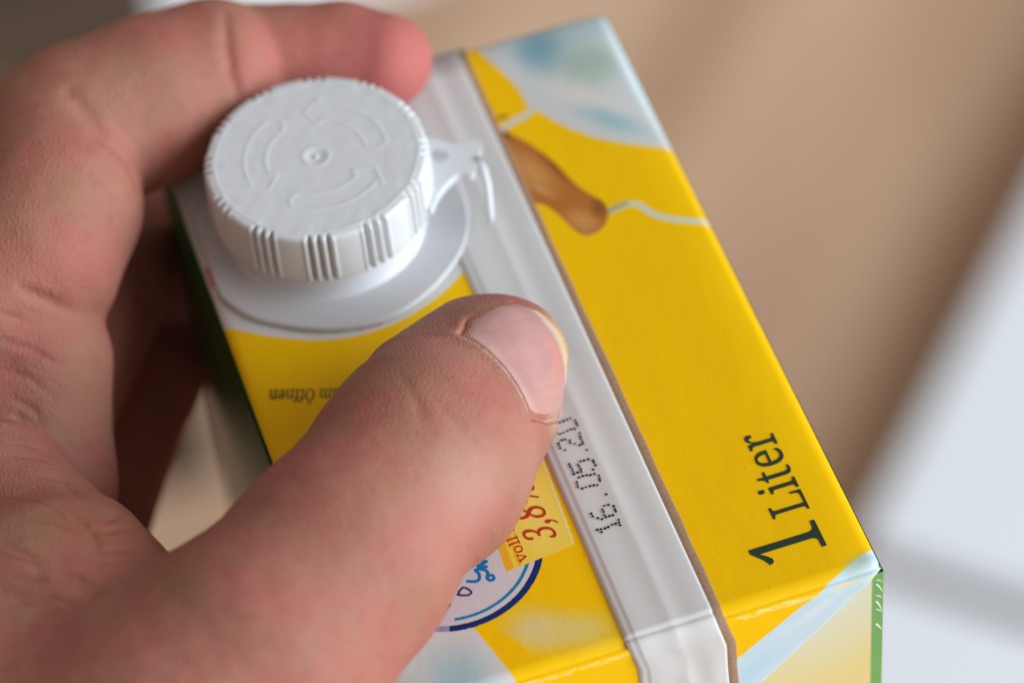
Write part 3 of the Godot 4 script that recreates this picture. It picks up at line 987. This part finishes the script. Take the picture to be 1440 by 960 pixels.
func march(index: int) -> void:
	var b: Array = blocks[index]
	var at: Vector3i = b[0]
	var lo: Vector3 = b[4]
	var n1 := N + 1
	var val := PackedFloat32Array()
	val.resize(n1 * n1 * n1)
	var o := 0
	for z in n1:
		for y in n1:
			for x in n1:
				val[o] = hand_distance(lo + Vector3(at.x + x, at.y + y, at.z + z) * CELL, b[1], b[2], b[3])
				o += 1
	var keys := PackedInt64Array()
	var pos := PackedVector3Array()
	var nor := PackedVector3Array()
	var quads: Array = []
	var step := [1, n1, n1 * n1]
	for z in N:
		for y in N:
			for x in N:
				var i := x + y * n1 + z * n1 * n1
				var sum := Vector3.ZERO
				var hits := 0
				var v0 := val[i]
				for e in 12:
					var ax := e / 4
					var k := e % 4
					var u := (ax + 1) % 3
					var w := (ax + 2) % 3
					var off := Vector3.ZERO
					off[u] = k & 1
					off[w] = k >> 1
					var j: int = i + (k & 1) * step[u] + (k >> 1) * step[w]
					var p := val[j]
					var q := val[j + step[ax]]
					if (p < 0.0) != (q < 0.0):
						off[ax] = p / (p - q)
						sum += off
						hits += 1
				if hits:
					var p := lo + (Vector3(at.x + x, at.y + y, at.z + z) + sum / hits) * CELL
					var h := 0.12
					for pass_ in 2:
						var d := hand_distance(p, b[1], b[2], b[3])
						var g := Vector3(hand_distance(p + Vector3(h, 0, 0), b[1], b[2], b[3]) - d, hand_distance(p + Vector3(0, h, 0), b[1], b[2], b[3]) - d, hand_distance(p + Vector3(0, 0, h), b[1], b[2], b[3]) - d)
						if pass_ == 1:
							nor.append(g.normalized())
							break
						var gl := maxf(g.length() / h, 0.4)
						p -= g.normalized() * clampf(d / gl, -CELL, CELL) * 0.9
					keys.append(cell_key(at.x + x, at.y + y, at.z + z))
					pos.append(p)
				for ax in 3:
					var q := val[i + step[ax]]
					if (v0 < 0.0) != (q < 0.0):
						quads.append([at.x + x, at.y + y, at.z + z, ax, v0 < 0.0])
	block_out[index] = [keys, pos, nor, quads]

func refine(pos: PackedVector3Array, nor: PackedVector3Array, col: PackedColorArray, idx: PackedInt32Array, level: int, n1: FastNoiseLite, n2: FastNoiseLite) -> PackedInt32Array:
	# splits the triangles round the nail, where the fold of skin is finer than the first mesh
	var thumb := PackedInt32Array()
	for i in bone_a.size():
		if bone_group[i] == 1:
			thumb.append(i)
	var none := PackedInt32Array()
	var close := PackedByteArray()
	close.resize(pos.size())
	for i in pos.size():
		var q := pos[i] / MM - NAIL_O
		if q.length_squared() < 500.0 and q.dot(nail_n) > -8.0:
			var s := q.dot(nail_a)
			var e := maxf(absf(q.dot(nail_l)) - nail_half_width(clampf(s, 0.0, 11.0), q.dot(nail_l)), -s)
			if absf(e) < (3.2 if level == 0 else 2.2) and s < 13.0:
				close[i] = 1
				continue
		if level == 0:
			var w := pos[i] / MM
			for k in crease_a.size():
				if Geometry3D.get_closest_point_to_segment(w, crease_a[k], crease_b[k]).distance_squared_to(w) < 3.2:
					close[i] = 2
					break
	var every := PackedInt32Array(range(bone_a.size()))
	var folds := PackedInt32Array(range(crease_a.size()))
	var middle := {}
	var out := PackedInt32Array()
	for t in range(0, idx.size(), 3):
		var m := [-1, -1, -1]
		var cut := 0
		for k in 3:
			var a := idx[t + k]
			var b := idx[t + (k + 1) % 3]
			if close[a] and close[b]:
				var key := (mini(a, b) << 32) + maxi(a, b)
				if not middle.has(key):
					var p := (pos[a] + pos[b]) * 0.5 / MM
					var g := Vector3.ZERO
					var by_nail := close[a] == 1 and close[b] == 1
					var bn := thumb if by_nail else every
					var cn := none if by_nail else folds
					for pass_ in 3:
						var h := 0.08
						var d := hand_distance(p, bn, cn, by_nail)
						g = Vector3(hand_distance(p + Vector3(h, 0, 0), bn, cn, by_nail) - d, hand_distance(p + Vector3(0, h, 0), bn, cn, by_nail) - d, hand_distance(p + Vector3(0, 0, h), bn, cn, by_nail) - d)
						if pass_ < 2:
							p -= g.normalized() * clampf(d / maxf(g.length() / h, 0.5), -0.4, 0.4)
					middle[key] = pos.size()
					pos.append(p * MM)
					nor.append(g.normalized())
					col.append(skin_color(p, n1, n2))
				m[k] = middle[key]
				cut += 1
		var A := idx[t]
		var B := idx[t + 1]
		var C := idx[t + 2]
		if cut == 0:
			out.append_array([A, B, C])
		elif cut == 3:
			out.append_array([A, m[0], m[2], m[0], B, m[1], m[2], m[1], C, m[0], m[1], m[2]])
		elif cut == 1:
			for k in 3:
				if m[k] >= 0:
					out.append_array([idx[t + k], m[k], idx[t + (k + 2) % 3], m[k], idx[t + (k + 1) % 3], idx[t + (k + 2) % 3]])
		else:
			for k in 3:
				if m[k] < 0:
					var P := idx[t + k]
					var Q := idx[t + (k + 1) % 3]
					var S := idx[t + (k + 2) % 3]
					var mq: int = m[(k + 1) % 3]
					var ms: int = m[(k + 2) % 3]
					out.append_array([P, Q, mq, P, mq, ms, ms, mq, S])
	return out

func cell_key(x: int, y: int, z: int) -> int:
	return x + (y << 16) + (z << 32)

func skin_color(p: Vector3, n1: FastNoiseLite, n2: FastNoiseLite) -> Color:
	var c := Color(0.385, 0.165, 0.115)
	c = c.lerp(Color(0.425, 0.138, 0.112), clampf(0.5 + n1.get_noise_3dv(p) * 1.6, 0.0, 1.0) * 0.75)
	c = c.lerp(Color(0.33, 0.105, 0.085), clampf(n1.get_noise_3dv(p * 4.0 + Vector3(50, 0, 0)) * 1.6 - 0.12, 0.0, 1.0) * 0.6)
	c = c.lerp(Color(0.36, 0.19, 0.115), clampf(n2.get_noise_3dv(p) * 1.6, 0.0, 1.0) * 0.6)
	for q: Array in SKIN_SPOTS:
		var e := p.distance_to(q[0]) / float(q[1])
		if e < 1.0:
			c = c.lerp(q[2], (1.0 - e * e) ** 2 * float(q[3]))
	return c * 0.93

# where the skin itself is redder or paler: pressed finger ends, knuckle, folds; the first spot also paints in light
var SKIN_SPOTS := [
	[Vector3(-46.0, -34.0, -34.0), 36.0, Color(0.66, 0.23, 0.19), 1.0],  # redder middle and ring fingers, lightened in colour to brighten the shaded gap
	[Vector3(0.5, 8.5, -40.0), 17.0, Color(0.52, 0.15, 0.135), 0.95],
	[Vector3(-11.0, 16.0, -42.0), 10.0, Color(0.50, 0.16, 0.13), 0.7],
	[Vector3(-12.0, 17.5, 33.0), 8.0, Color(0.54, 0.33, 0.25), 0.5],
	[Vector3(-5.0, 12.0, 27.0), 8.0, Color(0.50, 0.25, 0.20), 0.4],
	[Vector3(-9.0, 19.0, 16.0), 8.0, Color(0.48, 0.21, 0.17), 0.5],
	[Vector3(2.5, 8.5, 20.5), 4.5, Color(0.58, 0.40, 0.26), 0.6],
	[Vector3(4.5, 9.0, 11.0), 5.5, Color(0.60, 0.42, 0.25), 0.8],
	[Vector3(-50.0, 13.0, -15.5), 9.0, Color(0.46, 0.15, 0.11), 0.55],
	[Vector3(-53.0, 16.5, 23.5), 6.0, Color(0.36, 0.12, 0.07), 0.6],
	[Vector3(-60.8, 25.3, 47.0), 0.9, Color(0.16, 0.04, 0.03), 0.9],
	[Vector3(-15.0, 20.0, 40.0), 10.0, Color(0.50, 0.21, 0.18), 0.6],
]

func build_hand() -> void:
	var root := thing("hand", "left hand pinching the carton's top with thumb on the strip and fingers round its side", "hand", Vector3(0, TOP, 0))
	prepare_hand()
	var t0 := Time.get_ticks_msec()
	find_blocks(Vector3(-156, -60, -72), Vector3(16, 40, 166))
	block_out.resize(blocks.size())
	var job := WorkerThreadPool.add_group_task(march, blocks.size(), 4)
	WorkerThreadPool.wait_for_group_task_completion(job)
	var number := {}
	var pos := PackedVector3Array()
	var nor := PackedVector3Array()
	var col := PackedColorArray()
	var n1 := noise(FastNoiseLite.TYPE_SIMPLEX_SMOOTH, 0.13, 8, 3)
	var n2 := noise(FastNoiseLite.TYPE_SIMPLEX_SMOOTH, 0.06, 14, 2)
	for r: Array in block_out:
		var keys: PackedInt64Array = r[0]
		for i in keys.size():
			number[keys[i]] = pos.size()
			var p: Vector3 = r[1][i]
			pos.append(p * MM)
			nor.append(r[2][i])
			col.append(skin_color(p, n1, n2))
	var idx := PackedInt32Array()
	for r: Array in block_out:
		for q: Array in r[3]:
			var c := Vector3i(q[0], q[1], q[2])
			var ax: int = q[3]
			var u := Vector3i.ZERO
			var w := Vector3i.ZERO
			u[(ax + 1) % 3] = 1
			w[(ax + 2) % 3] = 1
			var k := [c - u - w, c - w, c, c - u]
			var ids := PackedInt32Array()
			for cc: Vector3i in k:
				ids.append(number.get(cell_key(cc.x, cc.y, cc.z), -1))
			if ids[0] < 0 or ids[1] < 0 or ids[2] < 0 or ids[3] < 0:
				continue
			if q[4]:
				idx.append_array([ids[0], ids[2], ids[1], ids[0], ids[3], ids[2]])
			else:
				idx.append_array([ids[0], ids[1], ids[2], ids[0], ids[2], ids[3]])
	for level in 2:
		idx = refine(pos, nor, col, idx, level, n1, n2)
	var arr := []
	arr.resize(Mesh.ARRAY_MAX)
	arr[Mesh.ARRAY_VERTEX] = pos
	arr[Mesh.ARRAY_NORMAL] = nor
	arr[Mesh.ARRAY_COLOR] = col
	arr[Mesh.ARRAY_INDEX] = idx
	var mesh := ArrayMesh.new()
	mesh.add_surface_from_arrays(Mesh.PRIMITIVE_TRIANGLES, arr)
	print("hand: ", blocks.size(), " blocks, ", pos.size(), " vertices, ", Time.get_ticks_msec() - t0, " ms")
	var m := StandardMaterial3D.new()
	m.vertex_color_use_as_albedo = true
	m.roughness = 0.56
	m.metallic_specular = 0.30
	m.subsurf_scatter_enabled = true
	m.subsurf_scatter_strength = 0.10
	var pores := noise(FastNoiseLite.TYPE_CELLULAR, 0.035, 6, 2)
	pores.cellular_return_type = FastNoiseLite.RETURN_DISTANCE2_SUB
	m.heightmap_enabled = true
	m.heightmap_texture = noise_texture(pores, 512)
	m.heightmap_scale = 0.013
	m.uv1_triplanar = true
	m.uv1_scale = Vector3.ONE * 95.0
	put("skin", mesh, m, root)
	build_nail(root)

func build_nail(root: Node3D) -> void:
	var bones := PackedInt32Array(range(bone_a.size()))
	var none := PackedInt32Array()
	var rows := 25
	var cols := 25
	var s := Shell.new()
	var tint := PackedColorArray()
	var body := Color(0.48, 0.255, 0.235)
	var free := Color(0.60, 0.46, 0.32)
	for r in rows + 1:
		for c in cols:
			var k := minf(float(r) / (rows - 1), 1.0)
			var along := NAIL_LONG * k
			var across := (2.0 * c / (cols - 1) - 1.0)
			along = along - 1.6 * across * across * smoothstep(0.75, 1.0, k)
			var w := nail_half_width(along, across) if k < 0.75 else lerpf(nail_half_width(NAIL_LONG * 0.75, across), 4.4, smoothstep(0.75, 1.0, k))
			var p := NAIL_O + nail_a * (along + 0.12 * across * across) + nail_l * across * w + nail_n * 9.0
			for i in 40:
				var d := hand_distance(p, bones, none, false)
				p -= nail_n * d * 0.8
				if absf(d) < 0.01 or (p - NAIL_O).dot(nail_n) < -6.0:
					break
			var lift := 0.12 - 0.35 * smoothstep(0.86, 1.0, absf(across)) * (1.0 - smoothstep(0.7, 1.0, k)) - 0.30 * (1.0 - smoothstep(0.0, 0.07, k))
			p += nail_n * (lift - (0.6 if r == rows else 0.0))
			s.add(p)
			var tone := body.lerp(Color(0.56, 0.20, 0.21), clampf(1.0 - Vector2((along - 10.0) / 2.5, (across - 0.35) / 0.5).length(), 0, 1) * 0.8)
			tone = tone.lerp(Color(0.58, 0.42, 0.38), (1.0 - smoothstep(0.0, 0.16, k)) * 0.5)
			tone = tone.lerp(free, smoothstep(0.84, 0.90, k))
			var mott := lumps.get_noise_2d(across * 5.0, along * 1.0) * 0.07 + lumps.get_noise_2d(across * 60.0, along * 0.6) * 0.05
			tone = tone * (1.0 + mott)
			tint.append(tone)
	for r in rows:
		for c in cols - 1:
			var a := r * cols + c
			s.quad(a, a + 1, a + cols + 1, a + cols)
	var st := SurfaceTool.new()
	st.begin(Mesh.PRIMITIVE_TRIANGLES)
	for i in s.idx:
		st.set_color(tint[i])
		st.add_vertex(s.v[i])
	st.index()
	st.generate_normals()
	var m := StandardMaterial3D.new()
	m.vertex_color_use_as_albedo = true
	m.roughness = 0.30
	m.heightmap_enabled = true
	m.heightmap_texture = noise_texture(noise(FastNoiseLite.TYPE_SIMPLEX, 0.02, 9, 3), 256)
	m.heightmap_scale = 0.004
	m.uv1_triplanar = true
	m.uv1_scale = Vector3.ONE * 90.0
	m.metallic_specular = 0.5
	var nail := put("thumbnail", st.commit(), m, root)
	# the dry pale edge of skin along the nail's base
	var line: Array = []
	var thick: Array = []
	var rng := RandomNumberGenerator.new()
	rng.seed = 11
	for i in 60:
		var across := lerpf(-0.98, 0.98, i / 59.0)
		var p := NAIL_O + nail_a * (-0.10 + 0.12 * across * across + rng.randf_range(-0.05, 0.05)) + nail_l * across * 6.35 + nail_n * 9.0
		for k in 40:
			var d := hand_distance(p, bones, none, true)
			p -= nail_n * d * 0.8
			if absf(d) < 0.01:
				break
		line.append(p + nail_n * 0.05)
		thick.append(rng.randf_range(0.03, 0.15) * (1.0 - 0.6 * absf(across) ** 4))
	put("cuticle", tube(line, thick, 6), mat(Color(0.60, 0.47, 0.42), 0.6), nail)
